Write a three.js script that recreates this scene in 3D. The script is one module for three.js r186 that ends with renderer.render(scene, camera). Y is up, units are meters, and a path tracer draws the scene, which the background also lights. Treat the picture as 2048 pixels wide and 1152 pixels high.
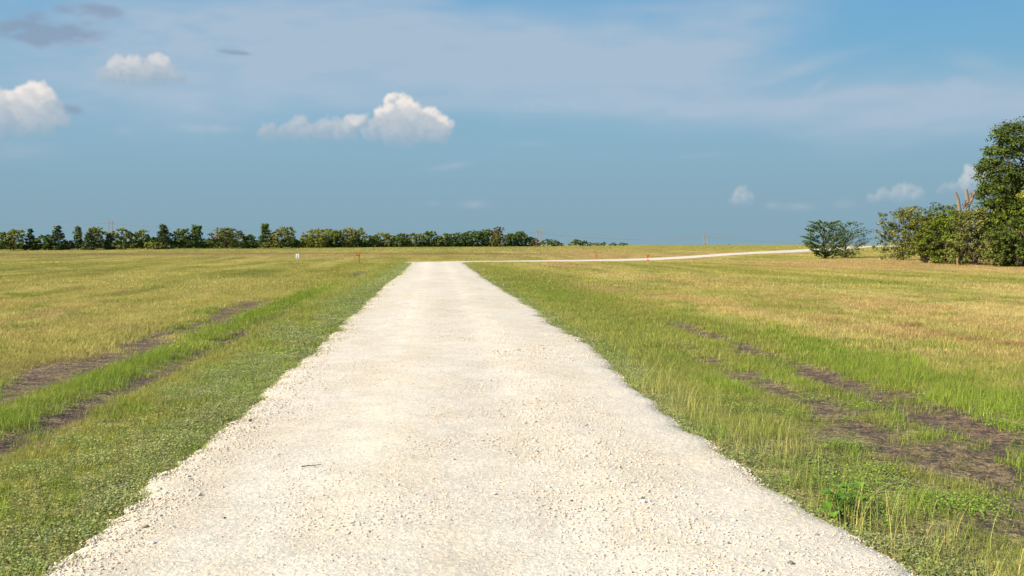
import * as THREE from 'three';
import { mergeGeometries } from 'three/addons/utils/BufferGeometryUtils.js';

// ---------------------------------------------------------------- seeded randomness and noise
function rng(seed) { let a = seed >>> 0; return () => { a = (a + 0x6D2B79F5) >>> 0; let t = a; t = Math.imul(t ^ (t >>> 15), t | 1); t ^= t + Math.imul(t ^ (t >>> 7), t | 61); return ((t ^ (t >>> 14)) >>> 0) / 4294967296; }; }
const TAU = Math.PI * 2, R = Math.PI / 180;
const clamp = (x, a = 0, b = 1) => Math.min(b, Math.max(a, x));
const mix = (a, b, t) => a + (b - a) * t;
const sm = (a, b, x) => { const t = clamp((x - a) / (b - a)); return t * t * (3 - 2 * t); };
const mix3 = (a, b, t) => [mix(a[0], b[0], t), mix(a[1], b[1], t), mix(a[2], b[2], t)];
function hash(i, j, k) { let h = Math.imul(i | 0, 374761393) + Math.imul(j | 0, 668265263) + Math.imul(k | 0, 974634851); h = Math.imul(h ^ (h >>> 13), 1274126177); return ((h ^ (h >>> 16)) >>> 0) / 4294967296; }
function noise(x, y, k = 0) {
  const i = Math.floor(x), j = Math.floor(y), u = x - i, v = y - j, a = u * u * (3 - 2 * u), b = v * v * (3 - 2 * v);
  return mix(mix(hash(i, j, k), hash(i + 1, j, k), a), mix(hash(i, j + 1, k), hash(i + 1, j + 1, k), a), b);
}
function fbm(x, y, n = 4, k = 0) { let s = 0, w = 0.5, t = 0; for (let o = 0; o < n; o++) { s += w * noise(x, y, k + o * 17); t += w; w *= 0.5; x = x * 2.03 + 5.7; y = y * 2.03 - 3.1; } return s / t; }
const lin = (c) => { c /= 255; return c <= 0.04045 ? c / 12.92 : ((c + 0.055) / 1.055) ** 2.4; };
const table = (t, x) => { if (x <= t[0][0]) return t[0][1]; for (let i = 1; i < t.length; i++) if (x <= t[i][0]) { const [a, p] = t[i - 1], [b, q] = t[i]; return p + (q - p) * (x - a) / (b - a); } return t[t.length - 1][1]; };

// ---------------------------------------------------------------- camera, sky, sun, exposure
const EXPOSURE = 1.6, EYE = 2.3;
const scene = new THREE.Scene();
const camera = new THREE.PerspectiveCamera(2 * Math.atan(288 / 995) / R, 1024 / 576, 0.1, 9000);
camera.position.set(0, EYE, 0);
camera.setViewOffset(1024, 576, 0, 46, 1024, 576);      // a level camera with the lens shifted down
scene.add(camera);
const renderer = new THREE.WebGLRenderer({ antialias: true });
renderer.setSize(1024, 576);
renderer.toneMapping = THREE.LinearToneMapping;
renderer.toneMappingExposure = EXPOSURE;
renderer.shadowMap.enabled = true;

const SUN_FROM = new THREE.Vector3(-0.78, 0.60, 0.40).normalize();   // low afternoon sun, to the left and behind the viewer
const sun = new THREE.DirectionalLight(new THREE.Color().setRGB(1, 0.91, 0.76), 5);
sun.name = 'sun';
sun.position.copy(SUN_FROM).multiplyScalar(300).add(new THREE.Vector3(0, 0, -100));
sun.target.position.set(0, 0, -100);
sun.castShadow = true;
Object.assign(sun.shadow.camera, { left: -260, right: 260, top: 260, bottom: -260, near: 1, far: 900 });
sun.shadow.mapSize.set(4096, 4096);
scene.add(sun, sun.target);

// the sky: air and clouds by azimuth (degrees right of the road's axis) and elevation (degrees)
//   puffs: [azimuth, elevation, radius] of cumulus clouds, base elevation, brightness
const CUMULUS = [ // base elevation, brightness, [azimuth, elevation, radius, brightness] ..., nearer ones last
  [5.7, 1.0, [[-6.56, 7.68, 0.92, 1], [-6.85, 8.06, 0.46, 1], [-6.19, 7.85, 0.52, 1], [-7.16, 7.16, 0.75, 0.95], [-5.74, 7.29, 0.81, 1], [-4.65, 7.02, 0.78, 0.95], [-3.97, 6.63, 0.63, 0.85], [-7.61, 6.48, 0.63, 0.45], [-6.85, 6.66, 0.92, 0.38], [-6.0, 6.61, 1.15, 0.62], [-5.0, 6.34, 0.92, 0.42], [-4.14, 6.18, 0.69, 0.35], [-6.42, 6.1, 1.15, 0.3]]],
  [5.75, 0.8, [[-9.19, 6.62, 0.63, 0.75], [-8.63, 6.74, 0.52, 0.75], [-10.25, 6.43, 0.69, 0.6], [-9.53, 6.28, 0.69, 0.45], [-10.87, 6.25, 0.58, 0.45], [-12.08, 6.42, 0.72, 0.62], [-12.74, 6.18, 0.58, 0.42], [-11.48, 6.07, 0.58, 0.35], [-13.67, 6.13, 0.58, 0.36], [-8.18, 6.13, 0.40, 0.4], [-14.16, 5.95, 0.35, 0.3]]],
  [5.49, 0.95, [[-25.47, 7.75, 0.63, 1], [-25.19, 7.36, 0.63, 0.95], [-26.13, 7.4, 0.75, 1], [-26.82, 7.11, 0.75, 0.95], [-27.68, 6.9, 1.04, 0.8], [-25.8, 6.76, 1.04, 0.7], [-24.81, 6.81, 0.58, 0.4], [-26.54, 6.31, 1.04, 0.5], [-25.38, 6.17, 0.92, 0.38], [-27.46, 6.06, 1.04, 0.4], [-24.38, 6.37, 0.52, 0.25]]],
  [8.43, 0.8, [[-21.5, 9.19, 0.69, 0.7], [-20.75, 9.18, 0.75, 0.75], [-19.53, 9.46, 0.69, 0.8], [-19.99, 9.12, 0.75, 0.62], [-22.15, 8.73, 0.58, 0.4], [-19.02, 9.02, 0.63, 0.45], [-18.5, 8.88, 0.46, 0.3], [-21.25, 8.79, 0.86, 0.42], [-20.12, 8.74, 1.04, 0.35]]],
  [2.77, 0.55, [[24.81, 3.55, 0.52, 0.8], [25.19, 3.33, 0.52, 0.7], [24.6, 3.09, 0.43, 0.6], [25.54, 3.06, 0.52, 0.6]]],
  [2.07, 0.36, [[13.02, 2.64, 0.52, 0.6], [12.69, 2.36, 0.40, 0.5], [13.29, 2.35, 0.40, 0.5]]],
  [2.21, 0.42, [[20.42, 2.48, 0.46, 0.6], [21.18, 2.6, 0.52, 0.6], [21.8, 2.62, 0.52, 0.6], [19.92, 2.33, 0.35, 0.5], [22.25, 2.45, 0.35, 0.5]]],
  [2.57, 0.34, [[24.12, 2.78, 0.40, 0.6], [23.52, 2.72, 0.35, 0.5], [24.6, 2.83, 0.40, 0.6]]],
];
const SHEETS = [ // azimuth, elevation, half width, half height, tilt, weight, kind (0 pale veil, 1 grey, 2 white wisp)
  [-16.09, 10.77, 12.09, 2.45, 0, 0.8, 0],
  [-2.13, 10.64, 9.50, 2.45, -2, 0.8, 0],
  [8.74, 10.25, 6.91, 2.16, -10, 0.7, 0],
  [2.19, 11.05, 3.74, 1.15, -8, 0.35, 0],
  [-19.99, 8.04, 10.94, 2.02, 0, 0.55, 0],
  [12.08, 11.77, 6.33, 1.73, 18, 0.5, 0],
  [13.45, 7.21, 14.97, 1.21, -4, 0.62, 0],
  [25.19, 7.74, 4.32, 1.32, -4, 0.75, 0],
  [25.66, 9.36, 1.73, 0.52, -20, 0.35, 0],
  [16.67, 7.78, 5.76, 0.29, 4, 0.5, 0],
  [16.14, 9.43, 3.74, 0.35, 14, 0.35, 0],
  [17.2, 8.44, 0.86, 0.23, 35, 0.35, 0],
  [20.04, 7.9, 3.17, 0.23, 4, 0.4, 0],
  [23.76, 6.4, 7.49, 1.15, -6, 0.45, 0],
  [5.91, 9.76, 4.32, 0.86, -5, 0.35, 0],
  [-9.25, 12.42, 8.64, 1.15, 0, 0.3, 0],
  [-3.57, 7.82, 12.96, 0.86, -2, 0.3, 0],
  [-25.14, 10.87, 3.02, 0.75, -3, 0.8, 1],
  [-22.62, 11.94, 2.16, 0.46, -3, 0.55, 1],
  [-25.85, 11.6, 2.02, 0.52, 0, 0.4, 1],
  [-15.56, 10.37, 1.04, 0.14, -2, 0.6, 1],
  [-24.19, 6.77, 1.32, 0.40, -8, 0.45, 1],
  [-23.47, 11.44, 1.73, 0.52, 0, 0.35, 1],
  [-16.75, 6.26, 1.50, 0.23, -1, 0.5, 2],
  [-3.71, 4.3, 1.04, 0.17, 10, 0.4, 2],
  [-2.19, 2.16, 0.75, 0.20, 0, 0.4, 2],
  [-4.48, 2.21, 0.35, 0.14, 0, 0.25, 2],
  [16.14, 2.02, 0.86, 0.20, 0, 0.35, 2],
  [14.7, 2.06, 0.40, 0.20, 0, 0.3, 2],
  [18.5, 2.16, 0.52, 0.23, 0, 0.3, 2],
  [-21.25, 5.94, 0.52, 0.23, 0, 0.2, 2],
  [-26.31, 4.74, 1.73, 0.40, 0, 0.25, 2],
  [1.04, 5.57, 1.44, 0.17, 0, 0.15, 2],
  [10.7, 4.85, 1.73, 0.12, 4, 0.15, 2],
];
const AIR = [ // elevation, sRGB
  [0, [135, 167, 183]], [2.5, [136, 170, 188]], [5, [138, 176, 197]], [8, [133, 179, 205]], [11, [120, 174, 209]], [14, [106, 167, 210]], [25, [84, 146, 200]], [50, [66, 124, 184]], [90, [54, 108, 170]],
].map(([e, c]) => [e, c.map((v) => lin(v))]);
const VEIL = [169, 190, 210].map(lin), GREY = [138, 156, 180].map(lin), WISP = [186, 194, 208].map(lin), CLOUD_LIT = [244, 236, 229].map(lin), CLOUD_MID = [172, 187, 201].map(lin), CLOUD_LOW = [150, 177, 196].map(lin);
function skyColor(az, el) {
  const e = Math.max(0, el);
  let c = [0, 1, 2].map((k) => { for (let i = 1; i < AIR.length; i++) if (e <= AIR[i][0]) return mix(AIR[i - 1][1][k], AIR[i][1][k], (e - AIR[i - 1][0]) / (AIR[i][0] - AIR[i - 1][0])); return AIR[AIR.length - 1][1][k]; });
  // high thin cloud everywhere, streaked, thinner near the horizon
  const wx = fbm(az * 0.11, el * 0.3, 4, 3) - 0.5, wy = fbm(az * 0.11 + 40, el * 0.3, 4, 9) - 0.5;
  const seen = Math.abs(az) < 40 && el < 18;
  let veil = sm(0.42, 0.75, fbm(az * 0.045 + wx * 0.6, el * 0.13 + wy * 0.6, 5, 21)) * 0.55 * sm(13, 22, el + Math.max(0, Math.abs(az) - 26) * 0.6);
  let grey = 0, wisp = 0;
  if (seen) for (const [a, h, rx, ry, tilt, w, kind] of SHEETS) {
    const co = Math.cos(tilt * R), si = Math.sin(tilt * R), sharp = kind ? 0.6 : 1;
    const dx = az - a + wx * 3.2 * sharp * Math.min(1, rx / 3), dy = el - h + wy * 2.4 * Math.min(1, ry / 0.7) * sharp;
    const X = (dx * co + dy * si) / rx, Y = (-dx * si + dy * co) / ry, r2 = X * X + Y * Y;
    if (r2 > 6) continue;
    const f = Math.exp(-r2 * 1.1) * w * (kind === 1 ? 0.15 + 1.7 * fbm(az * 1.1, el * 2.6, 5, 37) : 0.45 + 1.1 * fbm(az * (kind ? 1.4 : 0.5) + X * 0.4, el * (kind ? 3.4 : 1.9), 5, 31 + kind));
    if (kind === 0) veil += f * (1 - veil * 0.6); else if (kind === 1) grey = Math.max(grey, sm(0.14, 0.6, f)); else wisp += f;
  }
  c = mix3(c, VEIL, clamp(veil * 1.15, 0, 0.95));
  c = mix3(c, GREY, clamp(grey) * 0.75);
  c = mix3(c, WISP, clamp(wisp) * 0.8);
  if (seen) for (const [base, power, puffs] of CUMULUS) {
    const p0 = puffs[0];
    if (Math.abs(az - p0[0]) > 7.5 || Math.abs(el - base) > 4.5) continue;
    const ux = fbm(az * 2.2, el * 2.2, 5, 51) - 0.5, uy = fbm(az * 2.2 + 9, el * 2.2 + 5, 5, 61) - 0.5;
    const x = az + ux * 0.55, y = el + uy * 0.55;
    const fine = fbm(az * 5.5, el * 5.5, 4, 71) - 0.5, foot = sm(base - 0.15, base + 1.0, el + fine * 0.4), low = sm(base - 0.5, base + 0.35, el + uy * 0.5);
    for (const [a, h, r, own] of puffs) {
      const bright = own < 0.7 && power > 0.7 ? own * 0.7 : own;
      const dx = (x - a) / r, dy = (y - h) / r, q = 1.05 - dx * dx - dy * dy + fine * 0.5;
      if (q <= 0) continue;
      const z = Math.sqrt(Math.min(1, q)), light = clamp(0.5 + (-0.5 * dx + 0.6 * dy + 0.2 * z) * 0.5 + fine * 0.35) * mix(0.6, 1, foot);
      let s = mix3(CLOUD_LOW, CLOUD_MID, clamp(light * 0.9 + bright * 0.25));
      s = mix3(s, CLOUD_LIT, sm(0.25, 0.85, light) * bright ** 1.3);
      c = mix3(c, s, sm(0.0, 0.8, z) * low * clamp(power * (0.75 + 0.3 * bright)));
    }
  }
  return c;
}
{
  const W = 4096, H = 2048, data = new Float32Array(W * H * 4);
  for (let j = 0; j < H; j++) {
    const el = (j + 0.5) / H * 180 - 90;
    if (el < 0) { for (let i = 0; i < W; i++) { const o = (j * W + i) * 4; for (let k = 0; k < 3; k++) data[o + k] = AIR[0][1][k] / EXPOSURE; data[o + 3] = 1; } continue; }
    const coarse = el > 20 ? 4 : 1;
    for (let i = 0; i < W; i += coarse) {
      let az = (i + coarse / 2) / W * 360 - 90; if (az > 180) az -= 360;
      const c = skyColor(az, el);
      for (let q = 0; q < coarse; q++) { const o = (j * W + i + q) * 4; data[o] = c[0] / EXPOSURE; data[o + 1] = c[1] / EXPOSURE; data[o + 2] = c[2] / EXPOSURE; data[o + 3] = 1; }
    }
  }
  const sky = new THREE.DataTexture(data, W, H, THREE.RGBAFormat, THREE.FloatType);
  sky.mapping = THREE.EquirectangularReflectionMapping; sky.magFilter = sky.minFilter = THREE.LinearFilter; sky.wrapS = THREE.RepeatWrapping; sky.needsUpdate = true;
  scene.background = sky; scene.environment = sky;
}

// ---------------------------------------------------------------- helpers for named objects
const taken = new Set();
function numbered(name) { if (!taken.has(name)) { taken.add(name); return name; } for (let i = 1; ; i++) { const n = `${name}_${String(i).padStart(3, '0')}`; if (!taken.has(n)) { taken.add(n); return n; } } }
function lit(o) { o.traverse((m) => { if (m.isMesh) { m.castShadow = true; m.receiveShadow = true; } }); return o; }
function thing(name, label, category, [x, y, z] = [0, 0, 0], turn = 0, group) {
  const o = new THREE.Group(); o.name = numbered(name); o.position.set(x, y, z); o.rotation.y = turn;
  o.userData = { label, category }; if (group) o.userData.group = group; scene.add(o); return o;
}
function part(name, geometry, material, parent) { const m = new THREE.Mesh(geometry, material); m.name = name; parent.add(m); return lit(m); }
function mesh(name, geometry, material, userData) { const m = new THREE.Mesh(geometry, material); m.name = numbered(name); m.userData = userData; scene.add(m); return lit(m); }
function soup(pos, col) { const g = new THREE.BufferGeometry(); g.setAttribute('position', new THREE.Float32BufferAttribute(pos, 3)); if (col) g.setAttribute('color', new THREE.Float32BufferAttribute(col, 3)); return g; }

// ---------------------------------------------------------------- the lie of the land; d is the distance ahead (-z)
const FALL_LEFT = [[-60, 0], [100, 0], [112, -0.03], [125, -0.3], [145, -0.75], [157, -0.92], [165, -0.92], [175, -0.8], [193, -0.36], [200, -0.2], [212, 0.03], [224, 0.24], [242, 0.48], [266, 0.73], [290, 0.9], [315, 1.03], [340, 1.12], [365, 1.17], [400, 1.15], [500, 0.5], [700, -1.4], [1000, -2.6], [4000, -14]];
const FALL_RIGHT = [[-60, 0], [130, 0], [150, 0.02], [175, 0.12], [200, 0.28], [225, 0.45], [250, 0.62], [275, 0.76], [300, 0.88], [340, 1.04], [365, 1.12], [400, 1.12], [500, 0.5], [700, -1.4], [1000, -2.6], [4000, -14]];
const axis = (d) => 0.33 - 0.0784 * d;                      // middle of the straight road
const EDGE_LEFT = [[-20, -2.85], [6.9, -2.84], [10, -2.86], [14, -2.76], [17.7, -2.72], [23, -2.78], [28.4, -2.72], [40, -2.7], [55, -2.85], [70, -2.6], [100, -2.64], [200, -3.1]];
const EDGE_RIGHT = [[-20, 2.85], [6.9, 2.84], [8, 2.8], [9.5, 2.69], [13, 2.57], [16, 2.78], [21.2, 3.08], [27.6, 2.9], [35, 2.98], [43, 2.95], [60, 2.75], [104, 2.8], [200, 3.1]];
const edgeLeft = (d) => table(EDGE_LEFT, d) + (fbm(d * 0.9, 1.5, 3, 5) - 0.5) * 0.28 + (noise(d * 6, 7, 6) - 0.5) * 0.1 + (noise(d * 2.2, 27, 6) - 0.5) * 0.16;
const edgeRight = (d) => table(EDGE_RIGHT, d) + (fbm(d * 0.9, 9.5, 3, 7) - 0.5) * 0.28 + (noise(d * 6, 17, 8) - 0.5) * 0.1 + (noise(d * 2.2, 37, 8) - 0.5) * 0.16;
const bell = (x, c, w) => Math.exp(-(((x - c) / w) ** 2));
// bare earth of the wheel ruts beside the road, 0 to 1
function bare(x, d) {
  const u = x - axis(d), wob = (fbm(d * 0.11, 3.3, 2, 11) - 0.5) * 0.5, n = fbm(x * 1.3, d * 0.75, 4, 12), m = fbm(u * 0.9, d * 0.16, 3, 13);
  let b = 0;
  if (d < 90 && d > -15) {
    const rough = (n - 0.5) * 1.5;
    b = Math.max(b, sm(0.35, 0.7, bell(u, -5.2 + wob * 0.4, 0.3) * sm(46, 26, d) + rough * 0.35 - sm(0.55, 0.75, m) * 0.4));
    b = Math.max(b, sm(0.38, 0.75, bell(u, -6.95 + wob, 0.85) * sm(60, 32, d) + rough * 0.7 - sm(0.6, 0.8, m) * 0.3) * 0.9);
    b = Math.max(b, sm(0.35, 0.7, bell(u, -5.9, 0.9) * bell(d, 71, 9) + rough * 0.6));
    b = Math.max(b, sm(0.35, 0.7, bell(u, 6.3 + wob * 0.6 - sm(14, 9, d) * 0.25, 0.5) * sm(27, 19, d) + rough * 0.45));
    b = Math.max(b, sm(0.45, 0.8, bell(u, 6.5, 0.45) * sm(44, 26, d) + rough * 0.9 - sm(0.45, 0.6, m) * 0.5) * 0.9);
    b = Math.max(b, sm(0.5, 0.85, bell(u, 5.0 + wob * 0.4, 0.5) * sm(30, 14, d) + rough * 0.9) * 0.85);
    b = Math.max(b, sm(0.44, 0.6, n) * sm(17, 10, d) * bell(u, 5.3, 1.7) * 0.9);
    b = Math.max(b, sm(0.52, 0.64, n) * sm(14, 9, d) * bell(u, -4.1, 1.0) * 0.85);
    b = Math.max(b, sm(0.4, 0.7, bell(d, 55 - (x - 6) * 0.1, 0.7) * bell(x, 5.8, 3) + rough * 0.5) * 0.85);
  }
  return b;
}
function lie(x, d) { const w = sm(22, 48, x); return table(FALL_LEFT, d) * (1 - w) + table(FALL_RIGHT, d) * w; }
const FAR_ROAD = [[-11.2, 146], [-10.4, 153], [-6.5, 158], [-1.5, 160.5], [6.3, 164.5], [13.1, 167.6], [22.4, 172.6], [31.6, 176.5], [39.1, 180.2], [47, 185.5], [63.9, 213.5], [97, 278], [113.4, 301], [141, 345], [192, 420]];
const roadCurve = new THREE.CatmullRomCurve3([-14, -4, 6, 16, 30, 50, 70, 90, 110, 130].map((d) => new THREE.Vector3(axis(d), 0, -d)).concat(FAR_ROAD.map(([x, d]) => new THREE.Vector3(x, 0, -d))), false, 'centripetal');
roadCurve.arcLengthDivisions = 2000;
const farLine = []; { const L = roadCurve.getLength(); for (let s = 100; s < L; s += 2) { const p = roadCurve.getPointAt(s / L); farLine.push([p.x, -p.z]); } }
function offRoad(x, d) {          // metres outside the gravel, negative on it
  if (d < 112) { const u = x - axis(d); return Math.max(edgeLeft(d) - u, u - edgeRight(d)); }
  let m = 1e9; for (const [a, b] of farLine) m = Math.min(m, Math.hypot(a - x, b - d)); return m - 3.9;
}
function height(x, d) {
  let h = lie(x, d);
  const near = sm(130, 60, d);
  h += (fbm(x * 0.35, d * 0.35, 3, 41) - 0.5) * 0.1 * near + (fbm(x * 0.02, d * 0.02, 2, 43) - 0.5) * 0.25 * sm(70, 200, d);
  if (d < 60 && d > -15) {
    const u = x - axis(d);
    h += (-bell(u, -5.2, 0.3) * 0.06 - bell(u, -6.75, 0.6) * 0.05 + bell(u, -5.85, 0.4) * 0.05 - bell(u, 6.3, 0.5) * 0.07 - bell(u, 5, 0.5) * 0.03) * sm(60, 30, d);
  }
  if (d > 40 && d < 120 || Math.abs(x - axis(Math.min(d, 112))) < 6) { const o = d < 112 ? offRoad(x, d) : 9; h -= sm(0.35, -0.25, o) * 0.07; }
  return h;
}

// ---------------------------------------------------------------- colours of the field (base colours, linear)
const STRAW = [0.49, 0.44, 0.12], OLIVE = [0.31, 0.31, 0.06], GREEN = [0.225, 0.275, 0.045], LUSH = [0.25, 0.35, 0.035], TAN = [0.48, 0.335, 0.14], EARTH = [0.135, 0.086, 0.052], WEED = [0.34, 0.37, 0.14], WEED_BRIGHT = [0.22, 0.335, 0.04];
function field(x, d) {            // what grows here
  const u = x - axis(d), along = fbm(u * 0.32, d * 0.03, 4, 81), patch = fbm(x * 0.055, d * 0.04, 4, 83), small = fbm(x * 0.7, d * 0.5, 3, 85), big = fbm(x * 0.014, d * 0.011, 3, 87);
  let c = mix3(OLIVE, STRAW, sm(0.34, 0.62, along * 0.6 + patch * 0.25 + small * 0.15));
  c = mix3(c, GREEN, sm(0.52, 0.74, small * 0.45 + fbm(u * 0.2, d * 0.05, 3, 91) * 0.55) * 0.6);
  const dry = u > 0 ? sm(0.44, 0.66, patch * 0.55 + along * 0.45) * sm(7.5, 12, u) * 0.75 : sm(0.56, 0.74, patch * 0.5 + small * 0.5) * sm(5.5, 8, -u) * 0.6;
  c = mix3(c, TAN, dry);
  c = mix3(c, [0.56, 0.51, 0.17], sm(0.52, 0.72, fbm(u * 1.1, d * 0.07, 3, 97)) * 0.55 * sm(6.5, 9, Math.abs(u)));
  c = mix3(c, [0.2, 0.225, 0.045], sm(0.54, 0.74, fbm(u * 0.8 + 31, d * 0.09, 3, 98)) * 0.6 * sm(6.5, 9, Math.abs(u)));
  // mown swaths run with the road
  c = mix3(c, STRAW, 0.35 * sm(0.15, 0.9, Math.sin(u * 1.15 + fbm(u * 0.1, d * 0.03, 2, 93) * 5)) * sm(7, 10, Math.abs(u)));
  if (u > 0) {
    c = mix3(c, TAN, 0.7 * bell(u, 10.4 + (34 - d) * 0.14, 1.1) * sm(0.35, 0.6, small) * sm(60, 45, d));
    c = mix3(c, TAN, 0.65 * sm(70, 88, d) * sm(150, 120, d) * sm(14, 30, x) * sm(0.2, 0.55, patch + 0.1));
    c = mix3(c, LUSH, 0.45 * bell(u, 8.0, 1.3) * sm(38, 20, d) * sm(0.3, 0.6, small));
    c = mix3(c, GREEN, 0.7 * bell(u, 4.6, 1.8) * sm(110, 70, d));
    c = mix3(c, GREEN, 0.5 * bell(d, 56, 2.5) * sm(11, 20, x));
  } else {
    c = mix3(c, [0.29, 0.315, 0.055], 0.8 * bell(u, -4.1, 1.5) * sm(130, 90, d));
    c = mix3(c, LUSH, 0.7 * bell(u, -5.8, 0.55) * sm(75, 45, d));
    c = mix3(c, OLIVE, 0.4 * bell(u, -8.3, 1.1));
  }
  if (d > 120) {                // the damp swale beyond the crest and the brown bank above it
    const k = lie(x, d);
    c = mix3(c, [0.14, 0.16, 0.04], 0.75 * bell(d, 203 + x * 0.04, 6) * sm(0.3, 0.55, fbm(x * 0.03, d * 0.05, 3, 95)) * sm(-140, -70, x) * sm(20, -10, x));
    c = mix3(c, TAN, 0.6 * bell(d, 196, 9) * sm(0.3, 0.6, big) * sm(-150, -60, x) * sm(70, 30, x));
    c = mix3(c, OLIVE, 0.45 * sm(200, 260, d));
  }
  return c;
}

// ---------------------------------------------------------------- textures
function dataTexture(n, fn, srgb) {
  const a = new Uint8Array(n * n * 4);
  for (let j = 0; j < n; j++) for (let i = 0; i < n; i++) { const v = fn(i / n, j / n), o = (j * n + i) * 4; for (let k = 0; k < 3; k++) a[o + k] = clamp(Array.isArray(v) ? v[k] : v) * 255; a[o + 3] = 255; }
  const t = new THREE.DataTexture(a, n, n, THREE.RGBAFormat); t.wrapS = t.wrapT = THREE.RepeatWrapping; t.magFilter = THREE.LinearFilter; t.minFilter = THREE.LinearMipmapLinearFilter; t.generateMipmaps = true;
  if (srgb) t.colorSpace = THREE.SRGBColorSpace; t.needsUpdate = true; return t;
}
// noise that repeats with period p
function loop(x, y, p, k) { const i = Math.floor(x), j = Math.floor(y), u = x - i, v = y - j, a = u * u * (3 - 2 * u), b = v * v * (3 - 2 * v), w = (q) => ((q % p) + p) % p; return mix(mix(hash(w(i), w(j), k), hash(w(i + 1), w(j), k), a), mix(hash(w(i), w(j + 1), k), hash(w(i + 1), w(j + 1), k), a), b); }
function cells(x, y, p, k) { // distance to the nearest of scattered points, and that point's number
  const i = Math.floor(x), j = Math.floor(y); let best = 9, id = 0;
  for (let b = -1; b < 2; b++) for (let a = -1; a < 2; a++) { const ci = ((i + a) % p + p) % p, cj = ((j + b) % p + p) % p, h = hash(ci, cj, k), q = Math.hypot(i + a + hash(ci, cj, k + 1) - x, j + b + hash(ci, cj, k + 2) - y) / (0.45 + 0.75 * h); if (q < best) { best = q; id = hash(ci, cj, k + 3); } }
  return [best, id];
}
const soilMap = dataTexture(1024, (u, v) => { const g = 0.55 + 0.5 * (loop(u * 200, v * 200, 200, 1) - 0.5) + 0.5 * (loop(u * 60, v * 60, 60, 2) - 0.5) + 0.3 * (loop(u * 16, v * 16, 16, 3) - 0.5); return [g * 1.02 + 0.12, g + 0.12, g * 0.96 + 0.12]; }, true);
const soilBump = dataTexture(1024, (u, v) => 0.5 * loop(u * 120, v * 120, 120, 4) + 0.3 * loop(u * 40, v * 40, 40, 5) + 0.2 * loop(u * 256, v * 256, 256, 6));
const gravelBump = dataTexture(2048, (u, v) => { const a = cells(u * 64, v * 64, 64, 10), b = cells(u * 150, v * 150, 150, 20); return 0.5 * Math.max(0, 1 - a[0]) * (a[1] > 0.45 ? 1 : 0.25) + 0.35 * Math.max(0, 1 - b[0]) * (0.3 + 0.7 * b[1]) + 0.15 * loop(u * 400, v * 400, 400, 7); });
const gravelMap = dataTexture(2048, (u, v) => {
  const a = cells(u * 64, v * 64, 64, 10), b = cells(u * 150, v * 150, 150, 20), f = loop(u * 420, v * 420, 420, 8), l = loop(u * 9, v * 9, 9, 9);
  let g = 0.93 + (f - 0.5) * 0.12 + (l - 0.5) * 0.06 + (b[1] - 0.5) * 0.1 * (b[0] < 0.6 ? 1 : 0), w = 0;
  if (a[0] < 0.62) { g += (a[1] - 0.5) * 0.14; w = (a[1] - 0.5) * 0.05; }
  if (b[0] < 0.42 && b[1] > 0.965) g *= 0.62;
  return [g + w, g, g - w - 0.01];
}, true);

// ---------------------------------------------------------------- ground
{
  const xs = [0], ds = []; for (let x = 0, s = 0.3; x < 2600;) { s = x < 15 ? 0.3 : s * 1.065; x += s; xs.push(x); xs.unshift(-x); }
  for (let d = -40; d < 4; d += 1) ds.push(d); for (let d = 4, s = 0.26; d < 3900;) { ds.push(d); s = d < 28 ? 0.26 : Math.max(0.26, d < 330 ? Math.min(s * 1.03, 3.2) : s * 1.08); d += s; }
  const pos = [], col = [], uv = [], idx = [], nx = xs.length;
  ds.forEach((d, j) => xs.forEach((x, i) => {
    pos.push(x, height(x, d), -d); uv.push(x / 3, d / 3);
    const b = Math.max(bare(x, d), d < 112 ? sm(0.25, -0.1, offRoad(x, d)) * 0.6 : 0), f = field(x, d);
    const thatch = mix3([f[0] * 0.78, f[1] * 0.72, f[2] * 0.85], [0.19, 0.135, 0.07], d < 60 ? 0.45 : 0.15);
    const c = mix3(thatch, EARTH, b); col.push(c[0] * 1.9, c[1] * 1.9, c[2] * 1.9);
    if (i && j) { const a = j * nx + i; idx.push(a - nx - 1, a - nx, a, a - nx - 1, a, a - 1); }
  }));
  const g = soup(pos, col); g.setAttribute('uv', new THREE.Float32BufferAttribute(uv, 2)); g.setIndex(idx); g.computeVertexNormals();
  mesh('ground', g, new THREE.MeshStandardMaterial({ vertexColors: true, map: soilMap, bumpMap: soilBump, bumpScale: 0.03, roughness: 1 }), { kind: 'structure', label: 'wide mown field of dry yellow green grass with bare earth ruts', category: 'field' });
}

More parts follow.
